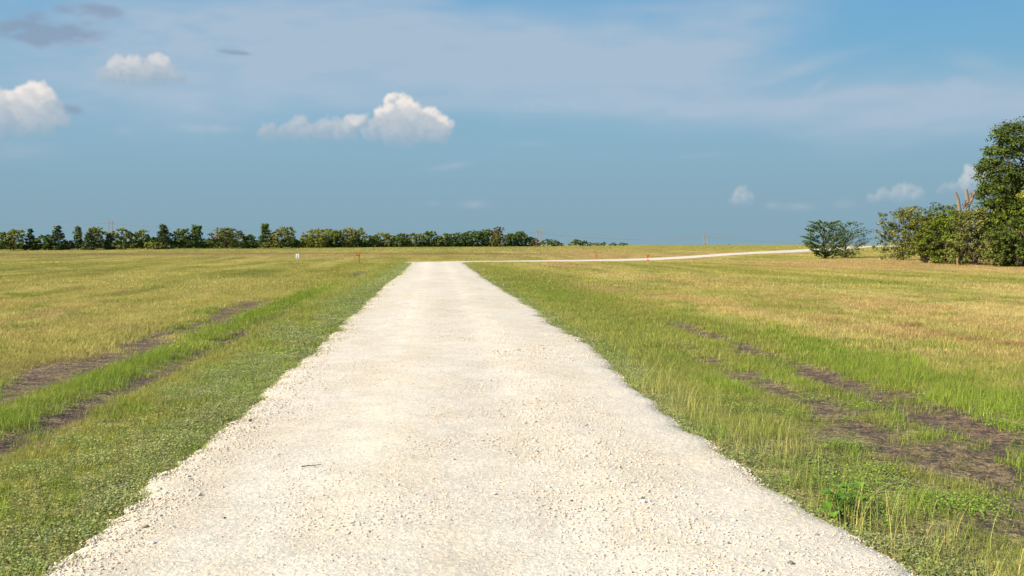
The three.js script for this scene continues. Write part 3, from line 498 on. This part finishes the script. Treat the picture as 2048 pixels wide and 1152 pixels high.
const TREE_LINE = [ // kind, x, distance, height, width, label
  ['broad', -119.7, 233.5, 4.5, 4.0, 'dark leafy tree cut by the left frame edge, first of the tree line'],
  ['yellow', -116.9, 233.5, 5.1, 4.5, 'yellow green tree second from the left end of the tree line'],
  ['cedar', -114.3, 236.2, 5.0, 3.1, 'slim spired cedar, first cedar from the left end of the tree line'],
  ['broad', -111.1, 236.2, 3.8, 5.2, 'low wide green tree between the first two cedars of the tree line'],
  ['cedar', -107.8, 236.2, 5.7, 4.3, 'tall dark cedar, second cedar from the left end of the tree line'],
  ['brown', -106.2, 238.5, 2.3, 2.2, 'small brownish bush at the foot of the second cedar'],
  ['airy', -104.0, 238.5, 5.6, 2.9, 'slim loose topped tree just left of the broad olive tree by the power poles'],
  ['olive', -100.7, 240.2, 5.7, 5.1, 'broad olive tree just left of the leftmost pair of power poles'],
  ['cedar', -100.7, 237.2, 4.0, 3.6, 'dark low cedar standing in front of the broad olive tree'],
  ['cedar', -97.4, 240.8, 3.9, 2.9, 'small dark cedar below the leftmost pair of power poles'],
  ['olive', -96.1, 244.8, 5.5, 4.4, 'bushy olive tree just right of the leftmost pair of power poles'],
  ['weedy', -94.1, 240.8, 1.5, 4.1, 'low yellow green shrub below the bushy olive tree'],
  ['pale', -93.7, 246.0, 4.4, 2.5, 'thin pale leaved tree with a whitish trunk in the tree line'],
  ['yellow', -92.2, 247.5, 5.1, 3.5, 'small yellow crowned tree right of the thin pale tree'],
  ['broad', -89.8, 247.5, 3.1, 4.0, 'low dark green tree left of the third tall cedar'],
  ['weedy', -87.8, 244.8, 1.7, 4.9, 'long low yellow green shrub in front of the third tall cedar'],
  ['cedar', -87.1, 248.8, 6.0, 4.8, 'pointed dark cedar with the sharpest spire in the tree line'],
  ['broad', -84.0, 251.8, 5.3, 5.1, 'dense round green tree right of the sharpest spired cedar'],
  ['airy', -80.8, 254.8, 6.0, 4.4, 'ragged feathery tree with a leaning top in the tree line'],
  ['broad', -77.8, 254.8, 1.9, 3.1, 'small dark shrub filling the gap right of the ragged feathery tree'],
  ['browned', -74.0, 257.8, 5.5, 8.3, 'wide round tree with dead brown twigs on its left side'],
  ['weedy', -69.5, 256.2, 1.8, 2.8, 'small green bush at the right foot of the wide browned tree'],
  ['broad', -68.4, 259.2, 3.7, 3.9, 'small dark tree right of the wide browned tree'],
  ['airy', -64.7, 260.8, 6.5, 3.9, 'dark tree with the tallest tuft of the middle of the tree line'],
  ['olive', -60.8, 262.5, 5.7, 6.3, 'light olive tree right of the tallest tuft'],
  ['weedy', -63.1, 257.8, 1.7, 4.4, 'low olive shrub in front of the tallest tufted tree'],
  ['broad', -57.2, 264.0, 2.3, 3.2, 'small dark bush in the dip of the tree line left of the yellow crown'],
  ['yellow', -52.6, 269.8, 5.2, 8.7, 'very wide yellow green crown in the middle of the tree line'],
  ['broad', -48.2, 271.8, 5.1, 3.3, 'narrow dark tree between the two widest crowns'],
  ['olive', -44.2, 274.0, 5.4, 8.0, 'wide olive crown below the second pair of power poles'],
  ['broad', -40.9, 274.0, 2.3, 4.1, 'low dark tree at the right foot of the wide olive crown'],
  ['broad', -38.6, 278.5, 3.7, 4.2, 'dark tree starting the even row right of the wide olive crown'],
  ['yellow', -36.0, 279.5, 4.1, 5.1, 'second tree of the even row, lighter green'],
  ['broad', -31.6, 280.8, 4.0, 5.1, 'third tree of the even row, mid green'],
  ['olive', -27.9, 282.0, 4.1, 5.1, 'fourth tree of the even row, olive'],
  ['broad', -23.7, 283.0, 4.7, 4.8, 'fifth tree of the even row with a small raised top'],
  ['olive', -20.8, 283.0, 3.2, 3.7, 'low olive tree wedged after the raised topped tree'],
  ['broad', -18.5, 285.5, 4.0, 5.2, 'green tree above the end of the straight gravel road'],
  ['broad', -15.2, 287.8, 4.2, 4.9, 'dark green tree right above the road bend'],
  ['broad', -11.7, 290.2, 4.8, 5.3, 'round dark tree two left of the brown topped tree'],
  ['broad', -8.1, 291.8, 5.2, 5.6, 'tall dark tree just left of the brown topped tree'],
  ['brown', -4.5, 290.2, 6.1, 4.4, 'brown topped tree, the highest crown of the far row'],
  ['browned', -3.5, 287.8, 3.6, 4.6, 'low brownish tree in front of the highest brown crown'],
  ['broad', -0.1, 293.2, 4.2, 5.0, 'dark tree just right of the highest brown crown'],
  ['broad', 2.7, 294.8, 4.5, 5.0, 'round tree left of the third pair of power poles'],
  ['broad', 5.8, 296.2, 3.0, 3.9, 'small tree close to the left of the third pair of power poles'],
  ['brown', 6.9, 293.2, 2.4, 2.7, 'little brown tree at the foot of the third pair of power poles'],
  ['broad', 11.1, 302.2, 2.2, 4.6, 'low tree right of the third pair of power poles'],
  ['broad', 13.5, 305.5, 1.6, 3.1, 'smaller low tree second right of the third pair of power poles'],
  ['weedy', 15.0, 305.5, 1.0, 2.1, 'last little bush at the right end of the long tree line'],
  ['broad', 20.2, 312.0, 2.1, 4.1, 'first tree of the small clump standing right of the long tree line'],
  ['broad', 22.8, 312.2, 1.8, 3.1, 'second tree of the small clump right of the long tree line'],
  ['yellow', 25.1, 312.5, 1.1, 2.5, 'low light green bush of the small clump right of the long tree line'],
  ['brown', 27.1, 313.0, 1.1, 2.2, 'brownish bush of the small clump right of the long tree line'],
  ['broad', 28.7, 313.8, 1.4, 1.9, 'last bush of the small clump right of the long tree line'],
  ['broad', 33.0, 320.0, 1.0, 2.9, 'left one of two tiny far trees right of the small clump'],
  ['broad', 36.1, 322.0, 1.1, 2.9, 'right one of two tiny far trees right of the small clump'],
];
const FAR_TREES = [ // x, distance, height, width
  [112.3, 760, 1.6, 4.2],
  [137.1, 760, 1.8, 2.1],
  [141.7, 760, 1.6, 3.4],
  [148.2, 760, 1.8, 7.1],
  [165.7, 760, 1.9, 3.8],
  [180.3, 760, 1.7, 2.5],
  [184.5, 760, 1.8, 3.4],
  [189.0, 760, 1.6, 2.5],
  [225.3, 760, 2.4, 9.2],
  [105.4, 760, 1.5, 2.5],
  [170.3, 760, 1.5, 2.1],
];
TREE_LINE.forEach(([kind, x, d, h, w, label], i) => {
  const shrub = kind === 'weedy' || h < 2.5, name = kind === 'cedar' ? 'cedar_tree' : shrub ? 'shrub' : 'field_tree';
  plantTree(name, label, kind === 'cedar' ? 'cedar' : shrub ? 'shrub' : 'tree', 'tree line across the far field', grow(2000 + i * 13, kind, h, w * 1.12, 0.33, Math.max(320, h * w * 120)), x, d);
});
// darker growth behind and under the line, read as one mass
{
  const r = rng(5151), pos = [], col = [];
  for (let i = 0; i < 24000; i++) {
    const k = r(), x = -136 + 144 * k, d = 241 + (x + 122) * 0.475 + r() * 7 * (x < -60 ? 1.6 : 0.8) + 1.5, top = (0.3 + 3.4 * fbm(x * 0.22, 3, 4, 141) ** 1.6) * sm(10, -10, x), y = height(x, d) + top * r() ** 0.8, s = 0.3 * (0.6 + 0.8 * r());
    const a = r() * TAU, b = (r() - 0.3) * 1.4, c = Math.cos(a) * s, e = Math.sin(a) * s;
    pos.push(x - c, y, -d - e, x + c, y + b * s, -d + e, x + e * 0.6, y + s * 0.5, -d - c * 0.6, x - c, y, -d - e, x - e * 0.6, y - s * 0.4, -d + c * 0.6, x + c, y + b * s, -d + e);
    const t = KINDS.broad.tone[(r() * 3) | 0], v = 0.75 + 0.5 * r(); for (let q = 0; q < 6; q++) col.push(t[0] * v, t[1] * v, t[2] * v);
  }
  mesh('undergrowth', soup(pos, col), crownMaterial, { kind: 'stuff', label: 'dark green undergrowth filling in behind the far tree line', category: 'undergrowth' });
}
const FAR_LABELS = ['dark far bush on the horizon, left of the rightmost pair of power poles', 'tiny far bush just left of the rightmost pair of power poles', 'small far bush touching the rightmost pair of power poles on the left', 'wide dark far bush at the foot of the rightmost pair of power poles', 'first far bush right of the rightmost pair of power poles', 'far bush left of a close pair on the right horizon', 'bigger far bush of a close pair on the right horizon', 'last small far bush before the long dark thicket on the horizon', 'long dark far thicket just left of the two small trees', 'leftmost tiny bush of the open horizon', 'tiny far bush beside the first bush right of the power poles'];
FAR_TREES.forEach(([x, d, h, w], i) => plantTree('far_bush', FAR_LABELS[i], 'bush', 'far bushes on the horizon', grow(3000 + i, 'cedar', h * 1.05, w, 0.5, 240), x, d));

// two small trees standing alone in the right field
plantTree('young_tree', 'left one of the two small feathery trees, fuller and leafy to the ground', 'tree', 'two small trees in the right field', grow(4101, 'spray', 5.1, 4.5, 0.15, 13000), 43.6, 138.5);
plantTree('young_tree', 'right one of the two small feathery trees, open with visible stems', 'tree', 'two small trees in the right field', grow(4107, 'spray', 5.0, 4.9, 0.15, 5200), 48.4, 144.5);

// the grove at the right
const GROVE = [ // kind, x, distance, height, width, leaf size, leaves, label
  ['grey', 48.6, 123.8, 7.0, 6.2, 0.18, 9000, 'feathery blue green tree at the left end of the right grove'],
  ['layered', 44.3, 106.5, 5.5, 5.2, 0.16, 11000, 'olive tree with layered boughs, second in the front of the right grove'],
  ['deep', 48.2, 113.0, 6.7, 5.8, 0.18, 8000, 'dark green tree behind the olive layered tree in the grove'],
  ['bright', 44.9, 101.8, 5.7, 5.2, 0.16, 12000, 'bright green bushy tree in the front middle of the right grove'],
  ['grey', 45.0, 96.5, 5.9, 5.0, 0.16, 10000, 'grey green tree below the dead trunks in the grove'],
  ['deep', 50.8, 95.5, 15.6, 10.6, 0.19, 52000, 'tallest dark green tree of the right grove, cut by the frame'],
  ['deep', 47.9, 97.5, 9.6, 4.6, 0.17, 14000, 'tall narrow dark tree on the left flank of the tallest tree'],
  ['grey', 45.0, 91.9, 3.5, 3.8, 0.14, 7000, 'low pale flecked shrub in front of the tallest tree'],
  ['deep', 46.2, 90.5, 4.6, 4.8, 0.15, 10000, 'dense dark bush in the lower right corner of the grove'],
  ['gold', 49.0, 90.0, 10.4, 5.6, 0.16, 18000, 'golden green tree at the right frame edge in front of the tallest tree'],
  ['deep', 52.0, 104.0, 7.0, 6.0, 0.18, 8000, 'dark green tree filling the grove behind the dead trunks'],
  ['bright', 47.0, 93.6, 6.4, 4.6, 0.16, 9000, 'mid green tree between the grey green tree and the dense dark bush'],
];
GROVE.forEach(([kind, x, d, h, w, leaf, n, label], i) => plantTree(h < 4 ? 'grove_shrub' : 'grove_tree', label, h < 4 ? 'shrub' : 'tree', 'grove at the right', grow(4300 + i * 7, kind, h, w, leaf, n), x, d));

// the dead tree: two broken trunks with a few bare branches
{
  const x = 49.0, d = 108, t = thing('dead_tree', 'bare dead tree with two broken brown trunks rising above the grove', 'tree', [x, height(x, d), -d]);
  const a = [], b = [], c = [], r = rng(881);
  limb(a, [V(-0.2, -0.1, 0), V(-0.35, 3, 0), V(-0.45, 5.6, 0.1), V(-0.62, 6.9, 0.1), V(-0.95, 7.7, 0.1)], 0.26, 0.13, 9); part('trunk', soup(a), deadBark, t);
  limb(b, [V(0.2, -0.1, 0), V(0.25, 3, 0), V(0.4, 5.4, 0), V(0.5, 6.6, 0), V(0.28, 8.0, 0)], 0.28, 0.17, 9); part('trunk', soup(b), deadBark, t);
  limb(c, [V(0.45, 6.1, 0), V(0.85, 6.9, 0.1), V(1.15, 7.6, 0.15), V(1.9, 7.85, 0.1), V(2.6, 7.8, 0)], 0.2, 0.07, 7); part('branch', soup(c), deadBark, t);
  const twigs = []; for (let k = 0; k < 44; k++) { const s = k < 32 ? V(0.6 + r() * 1.9, 6.9 + r() * 0.9, 0.1) : V(-0.1 + r() * 0.5, 5.6 + r() * 0.8, 0), e = s.clone().add(V((r() - 0.4) * 1.2, 0.25 + r() * 0.7, (r() - 0.5))), m = s.clone().lerp(e, 0.5).add(V((r() - 0.5) * 0.25, 0, 0)); limb(twigs, [s, m, e], 0.045, 0.016, 4); const f = m.clone().add(V((r() - 0.5) * 0.7, 0.35 * r(), (r() - 0.5) * 0.4)); limb(twigs, [m, m.clone().lerp(f, 0.6).add(V(0, 0.06, 0)), f], 0.022, 0.01, 4); }
  part('bare_twigs', soup(twigs), deadBark, t);
}

// ---------------------------------------------------------------- power poles and wires
const poleWood = new THREE.MeshStandardMaterial({ color: new THREE.Color().setRGB(0.36, 0.24, 0.18), roughness: 0.9 }), steel = new THREE.MeshStandardMaterial({ color: new THREE.Color().setRGB(0.30, 0.29, 0.28), roughness: 0.6 });
const POLES = [[-403.5, 1000, 27, 'leftmost twin wooden power pole rising behind the tree line'], [-164.1, 1000, 21.5, 'second twin power pole, its crossarm just above the wide olive crown'], [26.9, 1000, 17.6, 'third twin wooden power pole, right end of the long tree line'], [195, 1000, 13, 'rightmost twin power pole standing alone on the open horizon']];
const tops = POLES.map(([x, d, h, label]) => {
  const y = height(x, d), t = thing('power_pole', label, 'power pole', [x, y, -d], 0, 'twin wooden power poles');
  for (const s of [-1, 1]) part('pole', new THREE.CylinderGeometry(0.26, 0.4, h + 0.6, 8).translate(s * 1.75, h / 2 - 0.3, 0), poleWood, t);
  const arm = part('crossarm', new THREE.BoxGeometry(8.2, 0.34, 0.3).translate(0, h - 1.6, 0.44), poleWood, t);
  part('brace', new THREE.BoxGeometry(3.0, 0.24, 0.2).translate(0, h * 0.62, 0), poleWood, t);
  for (const s of [-3.8, 0, 3.8]) part('insulator', new THREE.CylinderGeometry(0.13, 0.13, 1.5, 6).translate(s, h - 2.5, 0.44), steel, arm);
  return [x, y + h, -d];
});
[[-3.8, -3.2, 'power wire hanging from the left insulators of the twin poles'], [0, -3.2, 'power wire hanging from the middle insulators of the twin poles'], [3.8, -3.2, 'power wire hanging from the right insulators of the twin poles'], [-1.75, 0, 'thin ground wire running along the tops of the twin poles']].forEach(([dx, dy, label], w) => {
  const pos = [], run = [[-660, tops[0][1] + 7, -1000], ...tops, [420, tops[3][1] - 4, -1000]];
  for (let k = 1; k < run.length; k++) { const [x0, y0] = run[k - 1], [x1, y1] = run[k], pts = [...Array(13)].map((_, i) => { const q = i / 12; return V(mix(x0, x1, q) + dx, mix(y0, y1, q) + dy - 4 * q * (1 - q) * 4.5, -1000 + 0.44 + w * 0.9 - 1.3); }); limb(pos, pts, 0.055, 0.055, 4); }
  mesh('power_wire', soup(pos), steel, { label, category: 'wire', group: 'wires of the power line' });
});

// ---------------------------------------------------------------- survey stakes, sign
const lath = new THREE.MeshStandardMaterial({ color: new THREE.Color().setRGB(0.26, 0.13, 0.04), roughness: 0.9 }), paleLath = new THREE.MeshStandardMaterial({ color: new THREE.Color().setRGB(0.6, 0.36, 0.17), roughness: 0.9 }), orange = new THREE.MeshPhysicalMaterial({ color: new THREE.Color().setRGB(0.8, 0.13, 0.03), roughness: 0.7, transmission: 0.25, thickness: 0, side: THREE.DoubleSide }), orangePaint = new THREE.MeshStandardMaterial({ color: new THREE.Color().setRGB(0.8, 0.17, 0.06), roughness: 0.8 });
function ribbon(len, wide, y, way, seed) { // a strip of flagging tape, tied and blown to one side
  const r = rng(seed), pos = [], P = []; for (let i = 0; i <= 8; i++) { const q = i / 8; P.push([way * q * len, y - q * q * wide * 0.3 + Math.sin(q * 7 + r()) * 0.02, Math.sin(q * 9) * 0.05 + 0.03, wide * (0.75 + 0.35 * r())]); }
  for (let i = 1; i < P.length; i++) { const [a, b, c, h] = P[i - 1], [e, f, g, k] = P[i]; pos.push(a, b - h / 2, c, e, f - k / 2, g, e, f + k / 2, g, a, b - h / 2, c, e, f + k / 2, g, a, b + h / 2, c); }
  return soup(pos);
}
function stake(x, d, h, wide, wood, flag, label, tilt = 0) {
  const t = thing('survey_stake', label, 'stake', [x, height(x, d) + (offRoad(x, d) < 0 ? 0.06 : 0), -d]), s = new THREE.Shape([new THREE.Vector2(-wide / 2, 0), new THREE.Vector2(-wide / 2, h), new THREE.Vector2(wide / 2, h), new THREE.Vector2(wide / 2, 0), new THREE.Vector2(0, -0.12)]);
  t.rotation.z = tilt; part('lath', new THREE.ExtrudeGeometry(s, { depth: 0.03, bevelEnabled: false }).translate(0, 0, -0.015), wood, t);
  for (const [len, w, y, way, seed] of flag) part('flag', ribbon(len, w, y, way, seed), orange, t);
}
stake(-16.1, 104.75, 1.12, 0.1, lath, [[0.36, 0.17, 0.98, -1, 3], [0.3, 0.14, 0.9, -1, 9]], 'brown survey stake with an orange flag left of the road end');
stake(14.6, 171.0, 0.95, 0.12, lath, [[0.4, 0.26, 0.8, -1, 4]], 'short survey stake with an orange flag behind the far road, left one', 0.03);
stake(22.3, 163.5, 1.15, 0.12, orangePaint, [[0.3, 0.36, 0.95, 1, 5], [0.2, 0.3, 0.9, -1, 6], [0.25, 0.22, 0.22, 1, 7]], 'bright orange painted survey stake in front of the far road');
stake(42.5, 95.0, 0.8, 0.085, paleLath, [], 'bare pale wooden stake in front of the right grove');
stake(47.6, 234, 0.55, 0.14, lath, [], 'tiny dark wooden stake on the rising field beyond the far road');
{
  const x = -37.1, d = 172, t = thing('lot_sign', 'small pale blue and white lot sign standing in the left field', 'sign', [x, height(x, d), -d], 0.1);
  const cv = document.createElement('canvas'); cv.width = 128; cv.height = 160; const g = cv.getContext('2d'); g.fillStyle = '#c9d6e6'; g.fillRect(0, 0, 128, 160); g.fillStyle = '#f2f4f2'; g.fillRect(16, 18, 96, 120); g.fillStyle = '#28466e'; g.font = 'bold 104px sans-serif'; g.textAlign = 'center'; g.fillText('2', 62, 116); g.fillRect(22, 124, 84, 10);
  const tex = new THREE.CanvasTexture(cv); tex.colorSpace = THREE.SRGBColorSpace;
  const white = new THREE.MeshStandardMaterial({ color: new THREE.Color().setRGB(0.55, 0.62, 0.7), roughness: 0.6 });
  part('panel', new THREE.BoxGeometry(0.62, 0.78, 0.012).translate(0, 0.68, 0), white, t);
  part('print', new THREE.PlaneGeometry(0.6, 0.76).translate(0, 0.68, 0.009), new THREE.MeshStandardMaterial({ map: tex, roughness: 0.6 }), t);
  for (const s of [-0.2, 0.2]) part('leg', new THREE.CylinderGeometry(0.008, 0.008, 0.42, 6).translate(s, 0.13, -0.012), steel, t);
}

// ---------------------------------------------------------------- small things on and beside the road
{ // bright leafy weed at the right road edge
  const x = 2.72, d = 8.2, t = thing('leafy_weed', 'bright green broad leaved weed with yellow flowers at the right road edge', 'plant', [x, height(x, d), -d]), r = rng(61);
  const greens = [[0.12, 0.25, 0.02], [0.17, 0.32, 0.025], [0.09, 0.2, 0.025]].map((c) => new THREE.MeshPhysicalMaterial({ color: new THREE.Color().setRGB(...c), roughness: 1, specularIntensity: 0.2, transmission: 0.3, thickness: 0, side: THREE.DoubleSide })), yellow = new THREE.MeshStandardMaterial({ color: new THREE.Color().setRGB(0.75, 0.6, 0.03), roughness: 0.8, side: THREE.DoubleSide });
  const leafShape = (bend) => { const pos = [], row = [[0, 0.06], [0.2, 0.72], [0.45, 1], [0.75, 0.72], [1, 0.02]]; const P = (q, w, s) => [s * w * 0.42, -bend * q * q * 0.35 + Math.abs(s) * 0.1 * w, q]; for (let i = 1; i < row.length; i++) for (const s of [-1, 1]) { const [a, wa] = row[i - 1], [b, wb] = row[i]; pos.push(...P(a, wa, 0), ...P(a, wa, s), ...P(b, wb, s), ...P(a, wa, 0), ...P(b, wb, s), ...P(b, wb, 0)); } return soup(pos); };
  const shapes = [0.4, 0.8, 1.2].map(leafShape), stems = [];
  for (let k = 0; k < 34; k++) {
    const bx = -0.02 + (r() - 0.5) * 0.3 + (k % 3 === 0 ? 0.1 : 0), bz = (r() - 0.5) * 0.2, y = 0.05 + 0.2 * r(), tip = V(bx + (r() - 0.5) * 0.16, y, bz + (r() - 0.5) * 0.14);
    limb(stems, [V(bx * 0.4, -0.01, bz * 0.4), V(bx * 0.8, y * 0.6, bz * 0.8), tip], 0.004, 0.0025, 4);
    const l = part('leaf', shapes[k % 3], greens[(r() * 3) | 0], t), s = 0.065 + 0.05 * r(); l.position.copy(tip); l.scale.setScalar(s); l.rotation.set((r() - 0.6) * 0.8, r() * TAU, (r() - 0.5) * 0.7, 'YXZ');
  }
  part('stems', soup(stems), greens[2], t);
  const petal = new THREE.CircleGeometry(1, 7); for (let k = 0; k < 5; k++) { const f = part('flower', petal, yellow, t); f.position.set((r() - 0.5) * 0.34, 0.22 + 0.07 * r(), (r() - 0.5) * 0.2 + 0.05); f.scale.setScalar(0.012); f.rotation.set(-0.9, r(), 0); }
}
{ // odd bits on the gravel
  const clod = stoneGeometry(77), cm = new THREE.MeshStandardMaterial({ color: new THREE.Color().setRGB(0.36, 0.25, 0.14), roughness: 1 }), dark = new THREE.MeshStandardMaterial({ color: new THREE.Color().setRGB(0.07, 0.05, 0.035), roughness: 1 });
  const put = (name, g, m, u, d, s, label, category, sy = 1) => { const o = mesh(name, g, m, { label, category }); o.position.set(axis(d) + u, roadTop(u, d) + s * 0.25 * sy, -d); o.scale.set(s, s * sy, s); o.rotation.y = u * 7; return o; };
  put('earth_clod', clod, cm, -2.86 - axis(7.75), 7.75, 0.03, 'brown lump of dried earth on the gravel near the left edge', 'clod', 0.8);
  put('dark_pebble', clod, dark, -2.31 - axis(8.0), 8.0, 0.013, 'small dark pebble right of the brown earth lump', 'pebble');
  const tw = []; limb(tw, [V(-0.09, 0.006, 0), V(-0.02, 0.012, 0.01), V(0.05, 0.008, -0.01), V(0.1, 0.016, 0.01)], 0.006, 0.003, 5); limb(tw, [V(-0.01, 0.01, 0), V(0.02, 0.02, 0.04), V(0.03, 0.016, 0.07)], 0.004, 0.002, 4);
  const t1 = mesh('twig', soup(tw), dark, { label: 'thin dark twig lying on the left half of the gravel road', category: 'twig' }); t1.position.set(-1.97, roadTop(-1.97 - axis(9.75), 9.75) + 0.004, -9.75); t1.rotation.y = 0.3;
  [[1.05, 8.2, 0.03], [2.05, 7.9, 0.032], [1.5, 9.0, 0.026], [0.75, 9.6, 0.024], [1.9, 9.9, 0.027], [1.2, 7.6, 0.028], [0.2, 8.7, 0.022], [2.3, 8.9, 0.026], [1.75, 11.2, 0.028], [0.9, 12.1, 0.03], [-0.8, 8.3, 0.02], [-2.4, 7.3, 0.03]].forEach(([u, d, s], i) => {
    const o = put('road_stone', stoneShapes[i % 3], stoneMaterialLarge, u, d, s, 'pale stone bigger than the gravel it lies among', 'stone', 0.75); o.userData.group = 'bigger stones among the gravel'; });
}
{ // dried clippings left in a broken row on the right field, and straw scattered over the bare ruts
  const r = rng(909), straw = clump(915, 70, 0.34, 0.02, 0.09, 0.006, 2, 3.2, 0.2), spots = [], M = new THREE.Matrix4(), q = new THREE.Quaternion(), C = new THREE.Color();
  const heap = (x, d, rx, rd, n, y, s) => { for (let i = 0; i < n; i++) spots.push([x + (r() + r() - 1) * rx, d + (r() + r() - 1) * rd, y * r(), s * (0.7 + 0.6 * r()), 1]); };
  heap(10.65, 26.9, 0.4, 0.35, 16, 0.12, 1); heap(10.5, 25.2, 0.45, 0.3, 14, 0.08, 0.9); heap(10.75, 24.3, 0.5, 0.5, 14, 0.05, 0.9); heap(10.75, 23.4, 0.45, 0.3, 16, 0.1, 1); heap(11.2, 22.1, 0.8, 0.4, 26, 0.09, 1); heap(12.2, 21.4, 0.7, 0.4, 18, 0.06, 1);
  heap(9.3, 29.5, 1.2, 0.8, 22, 0.04, 1); heap(8.2, 33.5, 1.4, 1.4, 34, 0.03, 1.1); heap(19, 41, 3, 0.8, 40, 0.04, 1.3); heap(14, 36, 2, 0.6, 24, 0.03, 1.2); heap(16.5, 30, 1.2, 0.5, 14, 0.03, 1.1); heap(7.4, 37, 1, 1, 20, 0.03, 1.2);
  heap(-10.2, 30, 1.2, 1, 20, 0.02, 1); heap(-12.2, 25, 1.4, 0.8, 22, 0.02, 1);
  for (let i = 0; i < 700; i++) { const d = 6 + 26 * r(), u = [-5.2, -6.75, 6.3, 5.0][(r() * 4) | 0] + (r() - 0.5) * 1.1; spots.push([axis(d) + u, d, 0, 0.35 + 0.3 * r(), 0]); }
  const m = new THREE.InstancedMesh(straw, bladeMaterial, spots.length);
  spots.forEach(([x, d, y, s, red], i) => { M.compose(V(x, height(x, d) + y - 0.01, -d), q.setFromAxisAngle(V(0, 1, 0), r() * TAU), V(s, s * (red ? 0.8 : 0.35), s)); m.setMatrixAt(i, M); const v = 0.8 + 0.4 * r(); m.setColorAt(i, red ? C.setRGB(0.44 * v, 0.255 * v, 0.105 * v) : C.setRGB(0.36 * v, 0.28 * v, 0.13 * v)); });
  m.name = numbered('dry_hay'); m.userData = { kind: 'stuff', label: 'reddish dried grass clippings left in a broken row on the right field', category: 'hay' }; scene.add(lit(m));
}

renderer.render(scene, camera);
